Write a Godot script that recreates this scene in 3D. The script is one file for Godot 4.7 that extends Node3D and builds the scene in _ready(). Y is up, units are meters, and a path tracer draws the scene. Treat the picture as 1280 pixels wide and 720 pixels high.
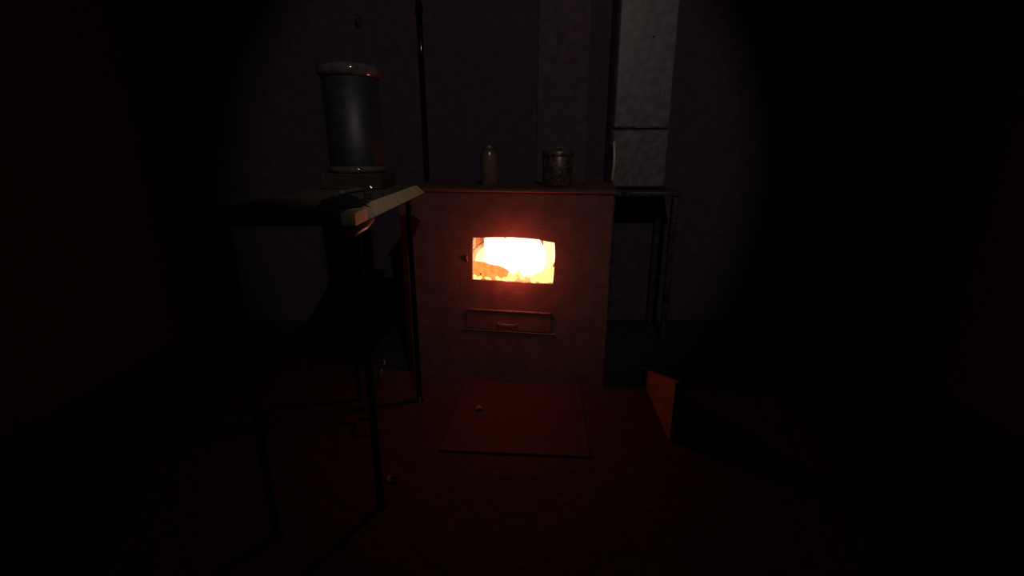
extends Node3D
# A workshop at night: a home-made steel stove burns behind its square fire hole; a weak lamp hangs to the right.

var M := {}
var rng := RandomNumberGenerator.new()


func _ready() -> void:
	rng.seed = 7
	var cam := Camera3D.new()
	cam.name = "camera"
	add_child(cam)
	cam.position = Vector3(0, 1.2, 0)
	cam.rotation_degrees = Vector3(-16, 0, 0)
	cam.fov = 61.93
	cam.near = 0.05
	cam.far = 50.0
	cam.current = true
	var env := Environment.new()
	env.background_mode = Environment.BG_COLOR
	env.background_color = Color(0.01, 0.01, 0.016)
	env.tonemap_mode = Environment.TONE_MAPPER_LINEAR
	env.tonemap_exposure = 0.82
	env.sdfgi_enabled = true
	env.ssao_enabled = true
	env.ssil_enabled = true
	var we := WorldEnvironment.new()
	we.name = "world_environment"
	we.environment = env
	add_child(we)
	materials()
	room()
	stove()
	fire()
	work_lamp()
	bench()
	bench_things()
	cabinet_table()
	metal_cabinet()
	stove_top_things()
	iron_pipe()
	floor_things()


# ---------------------------------------------------------------- materials

func noise_image(seed_value: int, freq: float, lo: Color, hi: Color, sharp := 1.0, octaves := 4, size := 256) -> ImageTexture:
	var n := FastNoiseLite.new()
	n.seed = seed_value
	n.noise_type = FastNoiseLite.TYPE_SIMPLEX_SMOOTH
	n.frequency = freq
	n.fractal_octaves = octaves
	var g := n.get_seamless_image(size, size)
	var im := Image.create(size, size, false, Image.FORMAT_RGB8)
	for y in size:
		for x in size:
			var v := clampf((g.get_pixel(x, y).r - 0.5) * sharp + 0.5, 0.0, 1.0)
			im.set_pixel(x, y, lo.lerp(hi, v))
	return ImageTexture.create_from_image(im)


func grain_image(seed_value: int, lo: Color, hi: Color) -> ImageTexture:
	# wood grain: noise drawn out along x
	var n := FastNoiseLite.new()
	n.seed = seed_value
	n.frequency = 0.05
	n.fractal_octaves = 3
	var im := Image.create(256, 256, false, Image.FORMAT_RGB8)
	for y in 256:
		for x in 256:
			var a := TAU * x / 256.0
			var v := 0.5 + 0.6 * n.get_noise_3d(cos(a) * 9.0, float(y) * 2.2, sin(a) * 9.0)
			v = v * 0.75 + 0.25 * (0.5 + 0.5 * sin(float(y) * 0.55 + v * 7.0))
			im.set_pixel(x, y, lo.lerp(hi, clampf(v, 0, 1)))
	return ImageTexture.create_from_image(im)


func mat(called: String, tex: Texture2D, tint: Color, rough: float, metal := 0.0, scale := 1.5, relief: Texture2D = null, depth := 0.3) -> StandardMaterial3D:
	var m := StandardMaterial3D.new()
	m.resource_name = called
	m.albedo_color = tint
	m.albedo_texture = tex
	m.roughness = rough
	m.metallic = metal
	m.uv1_triplanar = true
	m.uv1_scale = Vector3.ONE * scale
	if relief:
		m.heightmap_enabled = true
		m.heightmap_texture = relief
		m.heightmap_scale = depth
	M[called] = m
	return m


func glow(called: String, c: Color, energy: float) -> StandardMaterial3D:
	var m := StandardMaterial3D.new()
	m.resource_name = called
	m.albedo_color = Color(0.1, 0.05, 0.03)
	m.roughness = 1.0
	m.emission_enabled = true
	m.emission = c
	m.emission_energy_multiplier = energy
	M[called] = m
	return m


func materials() -> void:
	var speck := noise_image(3, 0.03, Color(0.72, 0.72, 0.72), Color(1, 1, 1), 1.6)
	var bumps := noise_image(11, 0.045, Color.BLACK, Color.WHITE, 1.4, 5)
	var fine := noise_image(19, 0.16, Color.BLACK, Color.WHITE, 1.3, 3)
	var rust := noise_image(23, 0.02, Color(0.84, 0.77, 0.73), Color(1.0, 0.93, 0.89), 1.3, 5)
	var scuffs := noise_image(31, 0.035, Color(0.55, 0.52, 0.5), Color(1, 1, 1), 3.0, 5)
	var faint := noise_image(53, 0.05, Color(0.86, 0.86, 0.86), Color(1, 1, 1), 1.4, 5)
	var dirt := noise_image(37, 0.05, Color(0.78, 0.76, 0.75), Color(1, 1, 1), 1.5, 5)
	var wood := grain_image(5, Color(0.6, 0.52, 0.45), Color(1, 0.95, 0.88))
	mat("plaster", faint, Color(0.30, 0.245, 0.31), 0.95, 0.0, 0.8, bumps, 0.4)
	mat("breast_plaster", faint, Color(0.37, 0.30, 0.35), 0.95, 0.0, 1.2, bumps, 0.4)
	mat("concrete", dirt, Color(0.16, 0.125, 0.15), 0.9, 0.0, 0.9, bumps, 0.5)
	mat("timber_dark", wood, Color(0.146, 0.126, 0.126), 0.8, 0.0, 2.0, fine, 0.08)
	mat("stove_steel", rust, Color(0.355, 0.27, 0.265), 0.78, 0.0, 1.8, fine, 0.06)
	mat("stove_edge", rust, Color(0.38, 0.29, 0.28), 0.6, 0.2, 3.0, fine, 0.05)
	mat("hearth_steel", rust, Color(0.185, 0.115, 0.13), 0.8, 0.0, 2.2, scuffs, 0.1)
	mat("firebrick", speck, Color(0.9, 0.82, 0.7), 0.95, 0.0, 4.0, bumps, 0.2)
	mat("firebrick_worn", dirt, Color(0.72, 0.47, 0.3), 0.95, 0.0, 4.0, bumps, 0.25)
	mat("bare_steel", scuffs, Color(0.62, 0.6, 0.6), 0.22, 0.9, 5.0)
	mat("black_iron", speck, Color(0.05, 0.05, 0.055), 0.06, 0.4, 3.0)
	mat("bench_top", dirt, Color(0.33, 0.315, 0.275), 0.7, 0.0, 1.6, fine, 0.05)
	mat("khaki_paint", faint, Color(0.86, 0.75, 0.6), 0.6, 0.0, 3.0, fine, 0.03)
	mat("grey_steel", speck, Color(0.424, 0.396, 0.424), 0.45, 0.1, 2.0)
	mat("dull_steel", scuffs, Color(0.299, 0.278, 0.299), 0.5, 0.3, 2.5)
	mat("cabinet_paint", dirt, Color(0.46, 0.42, 0.45), 0.42, 0.0, 1.1)
	mat("pale_paint", faint, Color(0.86, 0.76, 0.68), 0.2, 0.0, 3.0)
	mat("cabinet_gap", speck, Color(0.133, 0.126, 0.133), 0.8)
	mat("drum_plastic", speck, Color(0.188, 0.195, 0.216), 0.5, 0.0, 3.0)
	mat("drum_rim", speck, Color(0.383, 0.362, 0.369), 0.1, 0.0, 3.0)
	mat("plank_wood", wood, Color(0.521, 0.494, 0.494), 0.85, 0.0, 2.5, fine, 0.06)
	mat("block_wood", wood, Color(0.26, 0.22, 0.19), 0.85, 0.0, 4.0, fine, 0.06)
	mat("tin", scuffs, Color(0.424, 0.369, 0.313), 0.4, 0.3, 5.0)
	mat("cloth", speck, Color(0.119, 0.098, 0.105), 1.0, 0.0, 8.0, fine, 0.15)
	mat("char", scuffs, Color(0.2, 0.12, 0.08), 0.95, 0.0, 6.0, bumps, 0.5)
	mat("lamp_enamel", speck, Color(0.2, 0.24, 0.22), 0.35)
	mat("rubber", speck, Color(0.06, 0.06, 0.06), 0.7)
	var ember := glow("ember", Color(1, 1, 1), 1.4)
	ember.emission_texture = noise_image(41, 0.03, Color(1.0, 0.50, 0.20), Color(1.0, 0.68, 0.34), 1.4, 2)
	ember.emission_operator = BaseMaterial3D.EMISSION_OP_MULTIPLY
	ember.uv1_triplanar = true
	ember.uv1_scale = Vector3.ONE * 4.0
	glow("flame_core", Color(1.0, 0.82, 0.66), 3.9)
	glow("flame_outer", Color(1.0, 0.80, 0.52), 3.0)
	glow("ember_hot", Color(1.0, 0.76, 0.44), 2.6)
	glow("bulb_glow", Color(1.0, 0.93, 0.86), 12.0)
	var glass := StandardMaterial3D.new()
	glass.resource_name = "jar_glass"
	glass.albedo_color = Color(0.85, 0.76, 0.66, 0.12)
	glass.roughness = 0.06
	glass.refraction_enabled = true
	glass.refraction_scale = 0.05
	M["jar_glass"] = glass


# ---------------------------------------------------------------- shapes

func begin() -> SurfaceTool:
	var st := SurfaceTool.new()
	st.begin(Mesh.PRIMITIVE_TRIANGLES)
	return st


func tri(st: SurfaceTool, a: Vector3, b: Vector3, c: Vector3, away: Vector3) -> void:
	# front faces run clockwise, seen from outside
	var n := (b - a).cross(c - a)
	if n.dot((a + b + c) / 3.0 - away) > 0.0:
		var t := b
		b = c
		c = t
	st.add_vertex(a)
	st.add_vertex(b)
	st.add_vertex(c)


func quad(st: SurfaceTool, a: Vector3, b: Vector3, c: Vector3, d: Vector3, away: Vector3) -> void:
	tri(st, a, b, c, away)
	tri(st, a, c, d, away)


func box(st: SurfaceTool, at: Vector3, size: Vector3, bevel := 0.004, xf := Transform3D.IDENTITY) -> void:
	# a box with chamfered edges and corners
	st.set_smooth_group(-1)
	var h := size * 0.5
	var b: float = minf(bevel, minf(h.x, minf(h.y, h.z)) * 0.9)
	var mid := xf * at
	var p := func(axis: int, s: Vector3) -> Vector3:
		var v := Vector3(s.x * (h.x - b), s.y * (h.y - b), s.z * (h.z - b))
		v[axis] = s[axis] * h[axis]
		return xf * (at + v)
	for axis in 3:
		var u := (axis + 1) % 3
		var w := (axis + 2) % 3
		for s in [-1.0, 1.0]:
			var c := []
			for k in [[-1, -1], [1, -1], [1, 1], [-1, 1]]:
				var v := Vector3.ZERO
				v[axis] = s
				v[u] = k[0]
				v[w] = k[1]
				c.append(p.call(axis, v))
			quad(st, c[0], c[1], c[2], c[3], mid)
		for su in [-1.0, 1.0]:
			for sw in [-1.0, 1.0]:
				var v0 := Vector3.ZERO
				v0[axis] = -1
				v0[u] = su
				v0[w] = sw
				var v1 := v0
				v1[axis] = 1
				quad(st, p.call(u, v0), p.call(u, v1), p.call(w, v1), p.call(w, v0), mid)
	for sx in [-1.0, 1.0]:
		for sy in [-1.0, 1.0]:
			for sz in [-1.0, 1.0]:
				var s := Vector3(sx, sy, sz)
				tri(st, p.call(0, s), p.call(1, s), p.call(2, s), mid)


func lathe(st: SurfaceTool, profile: Array, n := 24, xf := Transform3D.IDENTITY, wobble := 0.0) -> void:
	st.set_smooth_group(1)
	for k in profile.size() - 1:
		var p0: Vector2 = profile[k]
		var p1: Vector2 = profile[k + 1]
		var mid := Vector3(0, (p0.y + p1.y) / 2, 0)
		if absf(p0.y - p1.y) < 0.2 * absf(p0.x - p1.x):
			mid.y -= 0.05 * signf(p0.x - p1.x) if p0.x != p1.x else 0.0
		for i in n:
			var a0 := TAU * i / n
			var a1 := TAU * (i + 1) / n
			var q := func(p: Vector2, a: float) -> Vector3:
				var r := p.x * (1.0 + wobble * sin(3.0 * a + p.y * 30.0))
				return xf * Vector3(cos(a) * r, p.y, sin(a) * r)
			if p0.x < 0.0005:
				tri(st, q.call(p0, a0), q.call(p1, a1), q.call(p1, a0), xf * mid)
			elif p1.x < 0.0005:
				tri(st, q.call(p0, a0), q.call(p0, a1), q.call(p1, a0), xf * mid)
			else:
				quad(st, q.call(p0, a0), q.call(p0, a1), q.call(p1, a1), q.call(p1, a0), xf * mid)


func tube(st: SurfaceTool, path: Array, radii, n := 12) -> void:
	st.set_smooth_group(1)
	var rings := []
	var up := Vector3(0.31, 0.9, 0.21).normalized()
	for k in path.size():
		var here: Vector3 = path[k]
		var d: Vector3 = (path[mini(k + 1, path.size() - 1)] - path[maxi(k - 1, 0)]).normalized()
		var side := d.cross(up)
		if side.length() < 0.2:
			side = d.cross(Vector3.RIGHT)
		side = side.normalized()
		var other := d.cross(side)
		var r: float = radii[k] if radii is Array else radii
		var ring := []
		for i in n:
			var a := TAU * i / n
			ring.append(here + (side * cos(a) + other * sin(a)) * r)
		rings.append(ring)
	for k in rings.size() - 1:
		var mid: Vector3 = (path[k] + path[k + 1]) / 2
		for i in n:
			var j := (i + 1) % n
			quad(st, rings[k][i], rings[k][j], rings[k + 1][j], rings[k + 1][i], mid)
	for e in [0, rings.size() - 1]:
		var inner: Vector3 = path[1] if e == 0 else path[e - 1]
		for i in n:
			tri(st, path[e], rings[e][i], rings[e][(i + 1) % n], inner)


func slab_with_hole(st: SurfaceTool, outer: PackedVector2Array, hole: PackedVector2Array, z0: float, z1: float) -> void:
	# a plate in the xy plane, z0 (back) to z1 (front), with one hole
	st.set_smooth_group(-1)
	var all := [outer, hole]
	for side in 4:
		# four wedges between the outer corners and the hole, each a plain polygon
		pass
	var near := 0
	for i in hole.size():
		if hole[i].distance_to(outer[0]) < hole[near].distance_to(outer[0]):
			near = i
	var ring := PackedVector2Array()
	for i in outer.size() + 1:
		ring.append(outer[i % outer.size()])
	var ccw := Geometry2D.is_polygon_clockwise(outer) == Geometry2D.is_polygon_clockwise(hole)
	for i in hole.size() + 1:
		var at := (near - i + hole.size() * 2) % hole.size() if ccw else (near + i) % hole.size()
		ring.append(hole[at])
	# the bridge runs there and back; a hair of width keeps the polygon simple
	ring[outer.size()] += Vector2(0.0002, -0.0002)
	ring[ring.size() - 1] += Vector2(0.0002, -0.0002)
	var ids := Geometry2D.triangulate_polygon(ring)
	for k in range(0, ids.size(), 3):
		for z in [z0, z1]:
			var c := Vector3(0, 0, (z0 + z1) / 2)
			var a := Vector3(ring[ids[k]].x, ring[ids[k]].y, z)
			c.x = a.x
			c.y = a.y
			tri(st, a, Vector3(ring[ids[k + 1]].x, ring[ids[k + 1]].y, z), Vector3(ring[ids[k + 2]].x, ring[ids[k + 2]].y, z), c)
	var mid := Vector3(0, 0.66, (z0 + z1) / 2)
	for which in 2:
		var loop: PackedVector2Array = all[which]
		for i in loop.size():
			var a := loop[i]
			var b := loop[(i + 1) % loop.size()]
			var away := mid
			if which == 1:
				away = Vector3((a.x + b.x) - mid.x, (a.y + b.y) - mid.y, mid.z)
			quad(st, Vector3(a.x, a.y, z0), Vector3(b.x, b.y, z0), Vector3(b.x, b.y, z1), Vector3(a.x, a.y, z1), away)


func prism(st: SurfaceTool, poly: PackedVector2Array, z0: float, z1: float, xf := Transform3D.IDENTITY) -> void:
	st.set_smooth_group(-1)
	var mid := Vector3.ZERO
	for p in poly:
		mid += Vector3(p.x, p.y, 0) / poly.size()
	mid.z = (z0 + z1) / 2
	mid = xf * mid
	var ids := Geometry2D.triangulate_polygon(poly)
	for k in range(0, ids.size(), 3):
		for z in [z0, z1]:
			tri(st, xf * Vector3(poly[ids[k]].x, poly[ids[k]].y, z), xf * Vector3(poly[ids[k + 1]].x, poly[ids[k + 1]].y, z), xf * Vector3(poly[ids[k + 2]].x, poly[ids[k + 2]].y, z), mid)
	for i in poly.size():
		var a := poly[i]
		var b := poly[(i + 1) % poly.size()]
		quad(st, xf * Vector3(a.x, a.y, z0), xf * Vector3(b.x, b.y, z0), xf * Vector3(b.x, b.y, z1), xf * Vector3(a.x, a.y, z1), mid)


# ---------------------------------------------------------------- naming

func numbered(called: String, parent: Node) -> String:
	if not parent.has_node(called):
		return called
	var k := 1
	while parent.has_node("%s_%03d" % [called, k]):
		k += 1
	return "%s_%03d" % [called, k]


func obj(called: String, st: SurfaceTool, material: Material, parent: Node = self) -> MeshInstance3D:
	st.generate_normals()
	var o := MeshInstance3D.new()
	o.name = numbered(called, parent)
	o.mesh = st.commit()
	o.material_override = material
	o.cast_shadow = GeometryInstance3D.SHADOW_CASTING_SETTING_ON
	parent.add_child(o, true)
	return o


func tag(o: Node, label: String, category: String, group := "") -> void:
	o.set_meta("label", label)
	o.set_meta("category", category)
	if group:
		o.set_meta("group", group)


func thing(called: String, label: String, category: String, at: Vector3, turn := 0.0, group := "") -> Node3D:
	var o := Node3D.new()
	o.name = numbered(called, self)
	add_child(o, true)
	o.position = at
	o.rotation_degrees.y = turn
	tag(o, label, category, group)
	return o


func one_box(called: String, at: Vector3, size: Vector3, m: String, parent: Node, bevel := 0.004) -> MeshInstance3D:
	var st := begin()
	box(st, at, size, bevel)
	return obj(called, st, M[m], parent)


# ---------------------------------------------------------------- the room

func structure(called: String, at: Vector3, size: Vector3, m: String) -> void:
	var o := one_box(called, Vector3.ZERO, size, m, self, 0.002)
	o.position = at
	o.set_meta("kind", "structure")


func room() -> void:
	structure("floor", Vector3(0, -0.1, -1.25), Vector3(4.6, 0.2, 4.9), "concrete")
	structure("ceiling", Vector3(0, 3.5, -1.25), Vector3(4.6, 0.2, 4.9), "plaster")
	structure("wall_left", Vector3(-2.3, 1.7, -1.25), Vector3(0.2, 3.4, 4.5), "plaster")
	structure("wall_right", Vector3(2.3, 1.7, -1.25), Vector3(0.2, 3.4, 4.5), "plaster")
	structure("wall_back", Vector3(0, 1.7, -3.42), Vector3(4.6, 3.4, 0.2), "plaster")
	structure("trim_1", Vector3(0.325, 1.7, -3.325), Vector3(0.32, 3.4, 0.05), "breast_plaster")
	structure("wall_front", Vector3(0, 1.7, 1.1), Vector3(4.6, 3.4, 0.2), "plaster")


# ---------------------------------------------------------------- stove and fire

const STOVE_AT := Vector3(0, 0, -2.37)
const STOVE_TURN := -10.0


func stove() -> void:
	var s := thing("stove", "rust-brown welded steel stove with a bright square fire hole in its front", "stove", STOVE_AT, STOVE_TURN)
	var hole := PackedVector2Array([Vector2(-0.203, 0.776), Vector2(-0.16, 0.7765), Vector2(-0.094, 0.780), Vector2(0.0, 0.783), Vector2(0.081, 0.780), Vector2(0.133, 0.776), Vector2(0.172, 0.768), Vector2(0.213, 0.763), Vector2(0.217, 0.70), Vector2(0.213, 0.614), Vector2(0.209, 0.551), Vector2(0.116, 0.548), Vector2(0.085, 0.551), Vector2(0.062, 0.5485), Vector2(0.03, 0.5525), Vector2(-0.03, 0.5515), Vector2(-0.06, 0.554), Vector2(-0.147, 0.5535), Vector2(-0.211, 0.554), Vector2(-0.208, 0.659)])
	var st := begin()
	slab_with_hole(st, PackedVector2Array([Vector2(-0.585, 0.0), Vector2(0.485, 0.0), Vector2(0.485, 1.005), Vector2(-0.585, 1.005)]), hole, -0.014, 0.0)
	var front := obj("front_plate", st, M.stove_steel, s)
	front.set_meta("label", "rusty steel front plate with an uneven hole")
	# the edges of the plate are closed by the body behind it
	one_box("side_panel", Vector3(-0.578, 0.5025, -0.285), Vector3(0.014, 1.005, 0.54), "stove_steel", s)
	one_box("side_panel", Vector3(0.478, 0.5025, -0.285), Vector3(0.014, 1.005, 0.54), "stove_steel", s)
	one_box("back_panel", Vector3(-0.05, 0.5025, -0.56), Vector3(1.07, 1.005, 0.012), "stove_steel", s)
	one_box("top_plate", Vector3(-0.05, 1.013, -0.28), Vector3(1.10, 0.016, 0.60), "stove_steel", s, 0.005)
	# sill under the hole, the ash drawer below it
	one_box("sill", Vector3(-0.014, 0.394, 0.006), Vector3(0.44, 0.012, 0.012), "stove_edge", s, 0.003)
	var d := one_box("ash_drawer", Vector3(-0.02, 0.336, 0.002), Vector3(0.45, 0.098, 0.008), "stove_steel", s, 0.004)
	st = begin()
	tube(st, [Vector3(-0.07, 0.33, 0.011), Vector3(-0.068, 0.33, 0.03), Vector3(-0.05, 0.33, 0.038), Vector3(0.01, 0.33, 0.038), Vector3(0.028, 0.33, 0.03), Vector3(0.03, 0.33, 0.011)], 0.005, 8)
	obj("handle", st, M.stove_steel, d)
	one_box("lower_seam", Vector3(-0.02, 0.28, 0.002), Vector3(0.50, 0.01, 0.008), "stove_edge", s, 0.003)
	# latch beside the hole
	var l := one_box("latch", Vector3(-0.236, 0.666, 0.002), Vector3(0.012, 0.034, 0.008), "stove_steel", s, 0.003)
	st = begin()
	tube(st, [Vector3(-0.236, 0.658, 0.006), Vector3(-0.2345, 0.668, 0.009), Vector3(-0.232, 0.678, 0.009)], [0.005, 0.0045, 0.003], 8)
	obj("catch", st, M.bare_steel, l)
	for f in [Vector2(-0.52, -0.06), Vector2(0.42, -0.06), Vector2(-0.52, -0.50), Vector2(0.42, -0.50)]:
		one_box("foot", Vector3(f.x, 0.012, f.y), Vector3(0.06, 0.024, 0.06), "stove_steel", s)
	# short flue from the back panel into the chimney breast
	st = begin()
	lathe(st, [Vector2(0.0, 0.0), Vector2(0.085, 0.0), Vector2(0.085, 0.012), Vector2(0.066, 0.014), Vector2(0.066, 0.335), Vector2(0.0, 0.335)], 28, Transform3D(Basis(Vector3.UP, 0.1745) * Basis(Vector3.RIGHT, -PI / 2), Vector3(0.19, 0.72, -0.566)))
	var flue := obj("flue_pipe", st, M.dull_steel, s)
	flue.set_meta("label", "grey steel flue pipe running back to the chimney")
	# firebox: lining of firebricks behind the hole
	var box_part := one_box("firebox_floor", Vector3(0.0, 0.515, -0.235), Vector3(0.60, 0.05, 0.43), "firebrick", s)
	box_part.set_meta("label", "firebrick hearth inside the stove")
	one_box("firebox_roof", Vector3(0.0, 0.835, -0.235), Vector3(0.60, 0.05, 0.43), "firebrick_worn", s)
	var jambs := one_box("firebox_shell", Vector3(0.0, 0.675, -0.47), Vector3(0.64, 0.37, 0.02), "stove_steel", s)
	one_box("shell_side", Vector3(-0.31, 0.675, -0.235), Vector3(0.02, 0.37, 0.43), "stove_steel", jambs)
	one_box("shell_side", Vector3(0.31, 0.675, -0.235), Vector3(0.02, 0.37, 0.43), "stove_steel", jambs)
	for course in 4:
		var y := 0.575 + course * 0.0675
		for k in 2:
			var off := 0.0 if course % 2 == 0 else 0.03
			for side in [-1.0, 1.0]:
				one_box("firebrick", Vector3(side * (0.272 + 0.003 * rng.randf()), y, -0.125 - k * 0.214 + off * 0.6), Vector3(0.06, 0.0635, 0.209), "firebrick" if (course + k) % 3 else "firebrick_worn", s, 0.005)
		for k in 4:
			var off := -0.04 if course % 2 == 0 else 0.04
			one_box("firebrick", Vector3(-0.24 + k * 0.16 + off, y, -0.43 - 0.004 * rng.randf()), Vector3(0.156, 0.0635, 0.05), "firebrick" if (course * 2 + k) % 3 else "firebrick_worn", s, 0.005)


func in_stove(p: Vector3) -> Vector3:
	return STOVE_AT + Basis(Vector3.UP, deg_to_rad(STOVE_TURN)) * p


func fire() -> void:
	# logs lie on the firebox floor, each a thing of its own
	var spec := [
		[Vector3(-0.225, 0.604, -0.075), Vector3(-0.045, 0.560, -0.085), 0.041, "thick glowing orange log lying low at the left of the fire hole"],
		[Vector3(0.11, 0.562, -0.075), Vector3(0.226, 0.572, -0.065), 0.026, "short glowing log in the bottom right corner of the fire hole"],
	]
	for a in spec:
		var from: Vector3 = in_stove(a[0])
		var to: Vector3 = in_stove(a[1])
		var t := thing("fire_log", a[3], "log", Vector3(from.x, from.y - a[2], from.z), 0.0, "logs burning in the stove")
		var st := begin()
		var path := []
		var rad := []
		for k in 9:
			var f := k / 8.0
			path.append((to - from) * f + Vector3(0, a[2] + 0.004 * sin(k * 2.1), 0.003 * cos(k * 1.7)))
			rad.append(a[2] * (1.0 + 0.10 * sin(k * 1.9 + a[2] * 90.0)) * (0.82 if k == 0 or k == 8 else 1.0))
		tube(st, path, rad, 14)
		obj("glowing_wood", st, M.ember_hot if a[2] < 0.03 else M.ember, t)
		if a[2] < 0.0405:
			continue
		st = begin()
		var knot: Vector3 = path[2] + Vector3(0.0, -0.012, a[2] * 0.98)
		lathe(st, [Vector2(0.0, 0.006), Vector2(0.004, 0.005), Vector2(0.006, 0.0), Vector2(0.0, -0.006)], 10, Transform3D(Basis(Vector3.RIGHT, PI / 2), knot))
		obj("charred_knot", st, M.char, t)
	# ember bed: lumps nobody could count
	var bed := begin()
	for k in 200:
		var p := in_stove(Vector3(rng.randf_range(-0.22, 0.22), 0.552 + rng.randf() * 0.004, rng.randf_range(-0.39, -0.035)))
		box(bed, Vector3.ZERO, Vector3(rng.randf_range(0.018, 0.034), rng.randf_range(0.012, 0.022), rng.randf_range(0.018, 0.034)), 0.005, Transform3D(Basis.from_euler(Vector3(rng.randf() * 0.8, rng.randf() * 6.0, rng.randf() * 0.8)), p))
	var e := obj("fire_embers", bed, M.ember_hot)
	e.set_meta("kind", "stuff")
	tag(e, "bed of orange embers along the bottom of the fire hole", "embers")
	# flames
	var f := thing("fire", "white-hot flames filling the middle of the stove's fire hole", "fire", in_stove(Vector3(0, 0.55, -0.22)), STOVE_TURN)
	var spots := [[-0.172, -0.07, 0.058, 0.215], [-0.10, 0.02, 0.055, 0.225], [-0.03, 0.05, 0.065, 0.235], [0.05, 0.07, 0.065, 0.235], [0.105, 0.02, 0.055, 0.225], [0.01, -0.06, 0.065, 0.235], [-0.06, -0.04, 0.06, 0.235], [0.15, -0.09, 0.05, 0.20], [0.09, 0.11, 0.035, 0.20], [-0.185, 0.12, 0.034, 0.16]]
	for k in spots.size():
		var a: Array = spots[k]
		var h: float = a[3]
		var r: float = a[2]
		var st := begin()
		var path := []
		var rad := []
		for j in 11:
			var t := j / 10.0
			path.append(Vector3(a[0] + 0.016 * sin(t * 5.0 + k * 1.7) * t, h * t, a[1] + 0.014 * cos(t * 4.0 + k) * t))
			rad.append(maxf(0.002, r * (0.55 + 0.75 * sin(minf(t * 2.6, PI / 2)) - 0.3) * pow(1.0 - t, 0.55) * 1.25))
		tube(st, path, rad, 14)
		obj("flame", st, M.flame_core if k < 7 or k == 8 else M.flame_outer, f)
	# what the fire gives the room: one light before the hole, one shining out of it
	var o := OmniLight3D.new()
	o.name = "fire_light"
	o.light_color = Color(1.0, 0.42, 0.31)
	o.light_energy = 0.15
	o.light_size = 0.05
	o.omni_range = 12.0
	o.omni_attenuation = 2.0
	o.shadow_enabled = true
	f.add_child(o, true)
	o.position = Vector3(0.0, 0.11, 0.22 + 0.068)
	var l := AreaLight3D.new()
	l.name = "fire_hole_light"
	l.light_color = Color(1.0, 0.40, 0.27)
	l.light_energy = 0.006
	l.area_size = Vector2(0.36, 0.2)
	l.area_range = 12.0
	l.area_attenuation = 2.0
	l.shadow_enabled = true
	f.add_child(l, true)
	l.position = Vector3(0.0, 0.11, 0.22 + 0.012)
	l.rotation_degrees.y = 180.0


# ---------------------------------------------------------------- lamp

func work_lamp() -> void:
	var at := Vector3(0.5, 3.0, 0.8)
	var t := thing("work_lamp", "small metal work lamp on a ceiling rod, its reflector turned down towards the stove", "lamp", at)
	var aim := Vector3(-0.119, -0.415, -0.902).normalized()
	# the fitting's own y axis points along the beam
	var side := Vector3.UP.cross(aim).normalized()
	var xf := Transform3D(Basis(side, aim, side.cross(aim)), Vector3.ZERO)
	var st := begin()
	lathe(st, [Vector2(0.0, -0.075), Vector2(0.02, -0.072), Vector2(0.026, -0.04), Vector2(0.045, -0.03), Vector2(0.075, 0.02), Vector2(0.088, 0.075), Vector2(0.092, 0.078), Vector2(0.085, 0.075), Vector2(0.071, 0.02), Vector2(0.042, -0.026), Vector2(0.0, -0.034)], 32, xf)
	obj("reflector", st, M.lamp_enamel, t)
	st = begin()
	lathe(st, [Vector2(0.0, 0.03), Vector2(0.014, 0.027), Vector2(0.026, 0.014), Vector2(0.029, 0.0), Vector2(0.022, -0.016), Vector2(0.012, -0.03), Vector2(0.0, -0.032)], 20, xf)
	obj("bulb", st, M.bulb_glow, t)
	st = begin()
	tube(st, [aim * -0.07, Vector3(0, 0.08, 0.06), Vector3(0, 0.14, 0.062), Vector3(0, 0.395, 0.062)], 0.007, 10)
	obj("rod", st, M.black_iron, t)
	st = begin()
	lathe(st, [Vector2(0.0, 0.38), Vector2(0.03, 0.383), Vector2(0.03, 0.399), Vector2(0.0, 0.399)], 20, Transform3D(Basis.IDENTITY, Vector3(0, 0, 0.062)))
	obj("ceiling_plate", st, M.black_iron, t)
	var o := SpotLight3D.new()
	o.name = "lamp_light"
	o.light_color = Color(1.0, 0.93, 0.90)
	o.light_energy = 1.75
	o.light_size = 0.026
	o.spot_angle = 23.0
	o.spot_angle_attenuation = 0.4
	o.spot_range = 14.0
	o.spot_attenuation = 2.0
	o.shadow_enabled = true
	t.add_child(o, true)
	o.basis = Basis.looking_at(aim)


# ---------------------------------------------------------------- bench on the left

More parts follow.
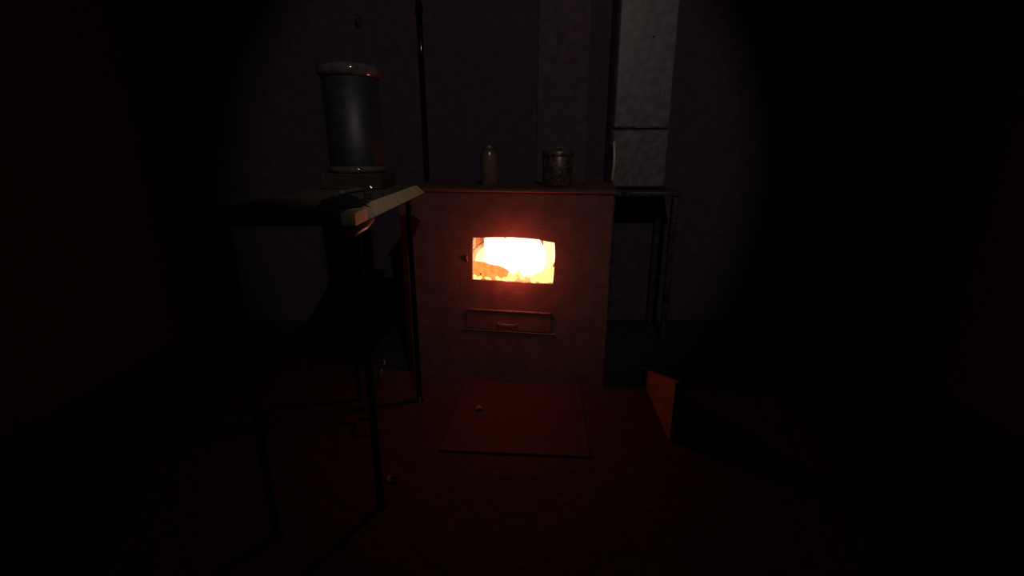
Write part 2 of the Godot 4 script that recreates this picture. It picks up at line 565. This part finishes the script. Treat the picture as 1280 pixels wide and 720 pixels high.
func bench() -> void:
	var t := thing("workbench", "dark workbench on the left with a sloping greyish front edge", "workbench", Vector3(-0.76, 0, -1.71))
	# local x: +0.36 is the edge facing the stove; local z: +0.5 is the near end
	one_box("bench_top", Vector3(0.144, 1.0325, 0.0), Vector3(0.368, 0.034, 1.0), "bench_top", t, 0.002)
	# the front edge is bevelled all along, but for a square block left at the near end
	var es := begin()
	prism(es, PackedVector2Array([Vector2(0.328, 1.0155), Vector2(0.3645, 1.0165), Vector2(0.328, 1.0495)]), -0.5, 0.39)
	box(es, Vector3(0.3465, 1.0325, 0.445), Vector3(0.037, 0.034, 0.11), 0.0015)
	var e := obj("edge_strip", es, M.khaki_paint, t)
	e.set_meta("label", "greyish painted sloping edge strip")
	var st := begin()
	tube(st, [Vector3(0.332, 0.984, 0.49), Vector3(0.325, 0.984, 0.30), Vector3(0.30, 0.984, 0.14), Vector3(0.27, 0.984, 0.06)], [0.011, 0.011, 0.010, 0.008], 12)
	obj("under_rail", st, M.grey_steel, t)
	for p in [Vector2(0.30, -0.44), Vector2(0.0, 0.44), Vector2(0.0, -0.44), Vector2(0.30, 0.30)]:
		st = begin()
		lathe(st, [Vector2(0.0, 0.0), Vector2(0.022, 0.0), Vector2(0.022, 0.006), Vector2(0.013, 0.009), Vector2(0.013, 1.004), Vector2(0.026, 1.007), Vector2(0.026, 1.0155), Vector2(0.0, 1.0155)], 16, Transform3D(Basis.IDENTITY, Vector3(p.x, 0, p.y)))
		obj("leg", st, M.black_iron, t)


func bench_things() -> void:
	# the tall drum on a wooden block
	var b := one_box("wooden_block", Vector3.ZERO, Vector3(0.24, 0.062, 0.24), "block_wood", self)
	b.position = Vector3(-0.638, 1.081, -2.06)
	tag(b, "dark squared wooden block on the workbench under the grey drum", "block")
	var t := thing("drum", "tall dark grey plastic drum with a pale rim, standing on the workbench", "drum", Vector3(-0.642, 1.1115, -2.06))
	var st := begin()
	lathe(st, [Vector2(0.0, 0.0), Vector2(0.105, 0.0), Vector2(0.107, 0.012), Vector2(0.108, 0.02), Vector2(0.111, 0.37), Vector2(0.0, 0.37)], 36)
	obj("body", st, M.drum_plastic, t)
	st = begin()
	lathe(st, [Vector2(0.108, 0.002), Vector2(0.116, 0.004), Vector2(0.118, 0.012), Vector2(0.116, 0.024), Vector2(0.109, 0.027)], 36)
	obj("base_ring", st, M.drum_rim, t)
	st = begin()
	lathe(st, [Vector2(0.111, 0.362), Vector2(0.118, 0.364), Vector2(0.123, 0.376), Vector2(0.122, 0.394), Vector2(0.115, 0.404), Vector2(0.104, 0.406), Vector2(0.1, 0.40), Vector2(0.0, 0.398)], 40)
	obj("lid", st, M.drum_rim, t)
	# a steel rod with a bright tip
	t = thing("steel_rod", "thin steel rod with a bright tip lying on the workbench before the drum", "rod", Vector3(-0.578, 1.0496, -1.86))
	st = begin()
	tube(st, [Vector3(-0.02, 0.008, 0.16), Vector3(0.0, 0.008, 0.02), Vector3(0.014, 0.008, -0.07)], 0.0075, 12)
	obj("shaft", st, M.grey_steel, t)
	st = begin()
	# the ground end is cut square, facing up, out and back
	box(st, Vector3.ZERO, Vector3(0.016, 0.016, 0.012), 0.003, Transform3D(Basis.looking_at(Vector3(-0.298, -0.316, -0.900)), Vector3(0.018, 0.0105, -0.086)))
	obj("tip", st, M.bare_steel, t)
	# a short steel offcut
	st = begin()
	box(st, Vector3(0, 0.012, 0), Vector3(0.022, 0.024, 0.03), 0.003)
	var o := obj("steel_offcut", st, M.dull_steel)
	o.position = Vector3(-0.462, 1.0495, -1.56)
	o.rotation_degrees.y = 25
	tag(o, "short square steel offcut near the bench edge, between rag and rod", "offcut")
	# a dark rag
	st = begin()
	st.set_smooth_group(1)
	var n := FastNoiseLite.new()
	n.seed = 9
	n.frequency = 9.0
	var rag := func(i: int, j: int) -> Vector3:
		var x := (i / 16.0 - 0.5)
		var z := (j / 16.0 - 0.5)
		var edge := maxf(absf(x), absf(z)) * 2.0
		var y := 0.003 + 0.028 * (1.0 - pow(edge, 3.0)) * (0.75 + 0.9 * n.get_noise_2d(x * 0.6, z * 0.6))
		return Vector3(x * 0.11 * (1.0 + 0.15 * sin(z * 9.0)), maxf(y, 0.0015), z * 0.13 * (1.0 + 0.12 * cos(x * 8.0)))
	for i in 16:
		for j in 16:
			quad(st, rag.call(i, j), rag.call(i + 1, j), rag.call(i + 1, j + 1), rag.call(i, j + 1), Vector3(0, -0.5, 0))
			var low := func(v: Vector3) -> Vector3: return Vector3(v.x, 0.0, v.z)
			quad(st, low.call(rag.call(i, j)), low.call(rag.call(i + 1, j)), low.call(rag.call(i + 1, j + 1)), low.call(rag.call(i, j + 1)), Vector3(0, 0.5, 0))
	o = obj("rag", st, M.cloth)
	o.position = Vector3(-0.475, 1.0495, -1.36)
	tag(o, "dark crumpled rag lying on the near end of the workbench", "rag")
	# hook on the back wall
	t = thing("wall_hook", "small steel hook fixed high on the back wall above the drum", "hook", Vector3(-0.948, 1.978, -3.32))
	one_box("plate", Vector3(0, 0, 0.004), Vector3(0.03, 0.08, 0.008), "dull_steel", t)
	st = begin()
	tube(st, [Vector3(0, -0.01, 0.006), Vector3(0, -0.03, 0.03), Vector3(0, -0.03, 0.05), Vector3(0, -0.005, 0.062), Vector3(0, 0.012, 0.062)], 0.006, 10)
	obj("prong", st, M.bare_steel, t)


# ---------------------------------------------------------------- cabinet on the right

func cabinet_table() -> void:
	var t := thing("table", "dark steel table to the right behind the stove, carrying the grey cabinet", "table", Vector3(0.80, 0, -3.11))
	one_box("table_top", Vector3(0, 0.949, 0.0), Vector3(0.44, 0.03, 0.38), "dull_steel", t)
	var st := begin()
	box(st, Vector3(0.03, 0.955, 0.193), Vector3(0.24, 0.012, 0.006), 0.002)
	obj("front_trim", st, M.grey_steel, t)
	for p in [Vector2(-0.19, 0.16), Vector2(0.19, 0.16), Vector2(-0.19, -0.16), Vector2(0.19, -0.16)]:
		one_box("leg", Vector3(p.x, 0.467, p.y), Vector3(0.035, 0.934, 0.035), "dull_steel", t)


func metal_cabinet() -> void:
	var t := thing("cabinet", "tall dim grey metal cabinet with two doors on the table at right", "cabinet", Vector3(0.803, 0.964, -3.27))
	# 0.37 wide, front at local z 0.17
	one_box("body", Vector3(-0.0125, 0.62, 0.06), Vector3(0.345, 1.24, 0.20), "cabinet_paint", t, 0.02)
	var low := one_box("door", Vector3(-0.0125, 0.185, 0.1755), Vector3(0.341, 0.345, 0.026), "cabinet_paint", t, 0.009)
	low.set_meta("label", "lower cabinet door with upright bow handle")
	var up := one_box("door", Vector3(-0.0125, 0.80, 0.1755), Vector3(0.341, 0.868, 0.026), "cabinet_paint", t, 0.009)
	up.set_meta("label", "tall upper cabinet door")
	# bow handle at the left edge of the lower door
	var st := begin()
	var path := []
	for k in 13:
		var f := k / 12.0
		path.append(Vector3(-0.176, 0.05 + 0.235 * f, 0.184 + 0.034 * sin(f * PI) * (1.0 + 0.2 * f)))
	tube(st, path, 0.0085, 12)
	var h := obj("handle", st, M.pale_paint, low)
	h.set_meta("label", "pale upright bow handle")
	st = begin()
	lathe(st, [Vector2(0.0, 0.006), Vector2(0.004, 0.005), Vector2(0.006, 0.0)], 12, Transform3D(Basis(Vector3.RIGHT, PI / 2), Vector3(-0.164, 0.325, 0.1885)))
	obj("screw", st, M.bare_steel, low)
	one_box("trim_strip", Vector3(-0.005, 0.372, 0.191), Vector3(0.09, 0.012, 0.006), "grey_steel", up, 0.002)
	st = begin()
	lathe(st, [Vector2(0.0, 0.006), Vector2(0.005, 0.005), Vector2(0.007, 0.0)], 12, Transform3D(Basis(Vector3.RIGHT, PI / 2), Vector3(0.02, 0.87, 0.1885)))
	obj("rivet", st, M.bare_steel, up)


# ---------------------------------------------------------------- on the stove top

func stove_top_things() -> void:
	var top := 1.0211
	var p := in_stove(Vector3(0.20, 0, -0.22))
	var t := thing("tin_canister", "dented dull tin canister with a lid on the stove top, right side", "canister", Vector3(p.x, top, p.z))
	var st := begin()
	lathe(st, [Vector2(0.0, 0.0), Vector2(0.074, 0.0), Vector2(0.077, 0.004), Vector2(0.077, 0.15), Vector2(0.074, 0.155), Vector2(0.0, 0.155)], 32, Transform3D.IDENTITY, 0.012)
	obj("body", st, M.tin, t)
	st = begin()
	lathe(st, [Vector2(0.079, 0.148), Vector2(0.080, 0.152), Vector2(0.080, 0.172), Vector2(0.076, 0.178), Vector2(0.02, 0.182), Vector2(0.012, 0.19), Vector2(0.012, 0.2), Vector2(0.0, 0.203)], 32)
	obj("lid", st, M.tin, t)
	p = in_stove(Vector3(-0.165, 0, -0.24))
	t = thing("glass_jar", "small dim glass jar with a tin lid on the stove top, left side", "jar", Vector3(p.x, top, p.z))
	st = begin()
	lathe(st, [Vector2(0.0, 0.0), Vector2(0.042, 0.0), Vector2(0.046, 0.006), Vector2(0.046, 0.15), Vector2(0.036, 0.172), Vector2(0.034, 0.19), Vector2(0.03, 0.19), Vector2(0.032, 0.17), Vector2(0.042, 0.148), Vector2(0.042, 0.008), Vector2(0.0, 0.006)], 28)
	obj("glass", st, M.jar_glass, t)
	st = begin()
	lathe(st, [Vector2(0.037, 0.182), Vector2(0.038, 0.185), Vector2(0.038, 0.202), Vector2(0.035, 0.206), Vector2(0.0, 0.207)], 28)
	obj("lid", st, M.tin, t)


func iron_pipe() -> void:
	var t := thing("iron_pipe", "thin glossy black iron pipe standing upright behind the stove's left side", "pipe", Vector3(-0.567, 0, -3.285))
	var st := begin()
	lathe(st, [Vector2(0.0, 0.0), Vector2(0.017, 0.0), Vector2(0.017, 3.395), Vector2(0.0, 3.395)], 20)
	obj("tube", st, M.black_iron, t)
	st = begin()
	lathe(st, [Vector2(0.017, 2.012), Vector2(0.022, 2.015), Vector2(0.024, 2.022), Vector2(0.024, 2.047), Vector2(0.022, 2.054), Vector2(0.017, 2.057)], 20)
	obj("coupling", st, M.black_iron, t)
	one_box("floor_flange", Vector3(0, 0.006, 0), Vector3(0.06, 0.012, 0.06), "black_iron", t)


# ---------------------------------------------------------------- on the floor

func floor_things() -> void:
	# hearth plate before the stove
	var st := begin()
	box(st, Vector3(0, 0.004, 0), Vector3(0.62, 0.008, 0.62), 0.003)
	var o := obj("hearth_plate", st, M.hearth_steel)
	o.position = Vector3(0.03, 0, -2.01)
	o.rotation_degrees.y = -4
	tag(o, "flat rusty steel sheet lying on the floor before the stove", "metal sheet")
	# wood chip on the sheet
	st = begin()
	prism(st, PackedVector2Array([Vector2(-0.018, 0.0), Vector2(0.02, 0.0), Vector2(0.014, 0.010), Vector2(-0.004, 0.016), Vector2(-0.016, 0.008)]), -0.012, 0.012)
	o = obj("wood_chip", st, M.plank_wood)
	o.position = Vector3(-0.158, 0.0081, -2.047)
	o.rotation_degrees.y = 20
	tag(o, "small pale wood chip on the steel sheet before the stove", "wood chip")
	# bent tin lid
	st = begin()
	st.set_smooth_group(1)
	var lid := func(i: int, j: int, up: float) -> Vector3:
		var a := TAU * i / 24.0
		var r := 0.026 * j / 5.0
		var x := cos(a) * r
		return Vector3(x, 0.001 + 10.0 * x * x + up, sin(a) * r)
	for i in 24:
		for j in 5:
			quad(st, lid.call(i, j, 0.0012), lid.call(i + 1, j, 0.0012), lid.call(i + 1, j + 1, 0.0012), lid.call(i, j + 1, 0.0012), Vector3(0, -1, 0))
			quad(st, lid.call(i, j, 0.0), lid.call(i + 1, j, 0.0), lid.call(i + 1, j + 1, 0.0), lid.call(i, j + 1, 0.0), Vector3(0, 1, 0))
		quad(st, lid.call(i, 5, 0.0), lid.call(i + 1, 5, 0.0), lid.call(i + 1, 5, 0.0012), lid.call(i, 5, 0.0012), Vector3.ZERO)
	o = obj("bent_tin_plate", st, M.bare_steel)
	o.position = Vector3(-0.452, 0.0, -1.55)
	o.rotation_degrees.y = -15
	tag(o, "small bent tin plate lying on the floor at lower left", "tin plate")
	# tapered board on edge along the right
	var t := thing("timber_board", "tapered reddish timber board standing on edge on the floor at right", "board", Vector3(0.685, 0, -1.79), 0.0)
	st = begin()
	prism(st, PackedVector2Array([Vector2(0.0, 0.0), Vector2(0.69, 0.0), Vector2(0.69, 0.02), Vector2(0.0, 0.285)]), -0.012, 0.012, Transform3D(Basis(Vector3.UP, PI / 2 - 0.065), Vector3.ZERO))
	obj("plank", st, M.plank_wood, t)
	one_box("batten", Vector3(0.036, 0.10, -0.12), Vector3(0.03, 0.2, 0.04), "timber_dark", t)
	# short ash shovel against the bench leg
	t = thing("ash_shovel", "short dark ash shovel standing under the workbench beside the stove", "shovel", Vector3(-0.64, 0, -1.97))
	st = begin()
	tube(st, [Vector3(-0.012, 0.03, 0.015), Vector3(0.005, 0.12, -0.03), Vector3(0.026, 0.19, -0.06), Vector3(0.030, 0.225, -0.07)], 0.009, 10)
	obj("shaft", st, M.dull_steel, t)
	st = begin()
	tube(st, [Vector3(0.030, 0.223, -0.07), Vector3(0.018, 0.238, -0.073), Vector3(0.016, 0.258, -0.076), Vector3(0.032, 0.269, -0.08), Vector3(0.048, 0.258, -0.076), Vector3(0.045, 0.238, -0.073), Vector3(0.032, 0.224, -0.07)], 0.005, 8)
	obj("grip", st, M.bare_steel, t)
	st = begin()
	prism(st, PackedVector2Array([Vector2(-0.05, 0.0), Vector2(0.05, 0.0), Vector2(0.048, 0.10), Vector2(0.02, 0.125), Vector2(-0.02, 0.125), Vector2(-0.048, 0.10)]), 0.0, 0.004, Transform3D(Basis(Vector3.RIGHT, -PI / 2 + 0.12) , Vector3(-0.012, 0.001, 0.13)))
	obj("blade", st, M.dull_steel, t)
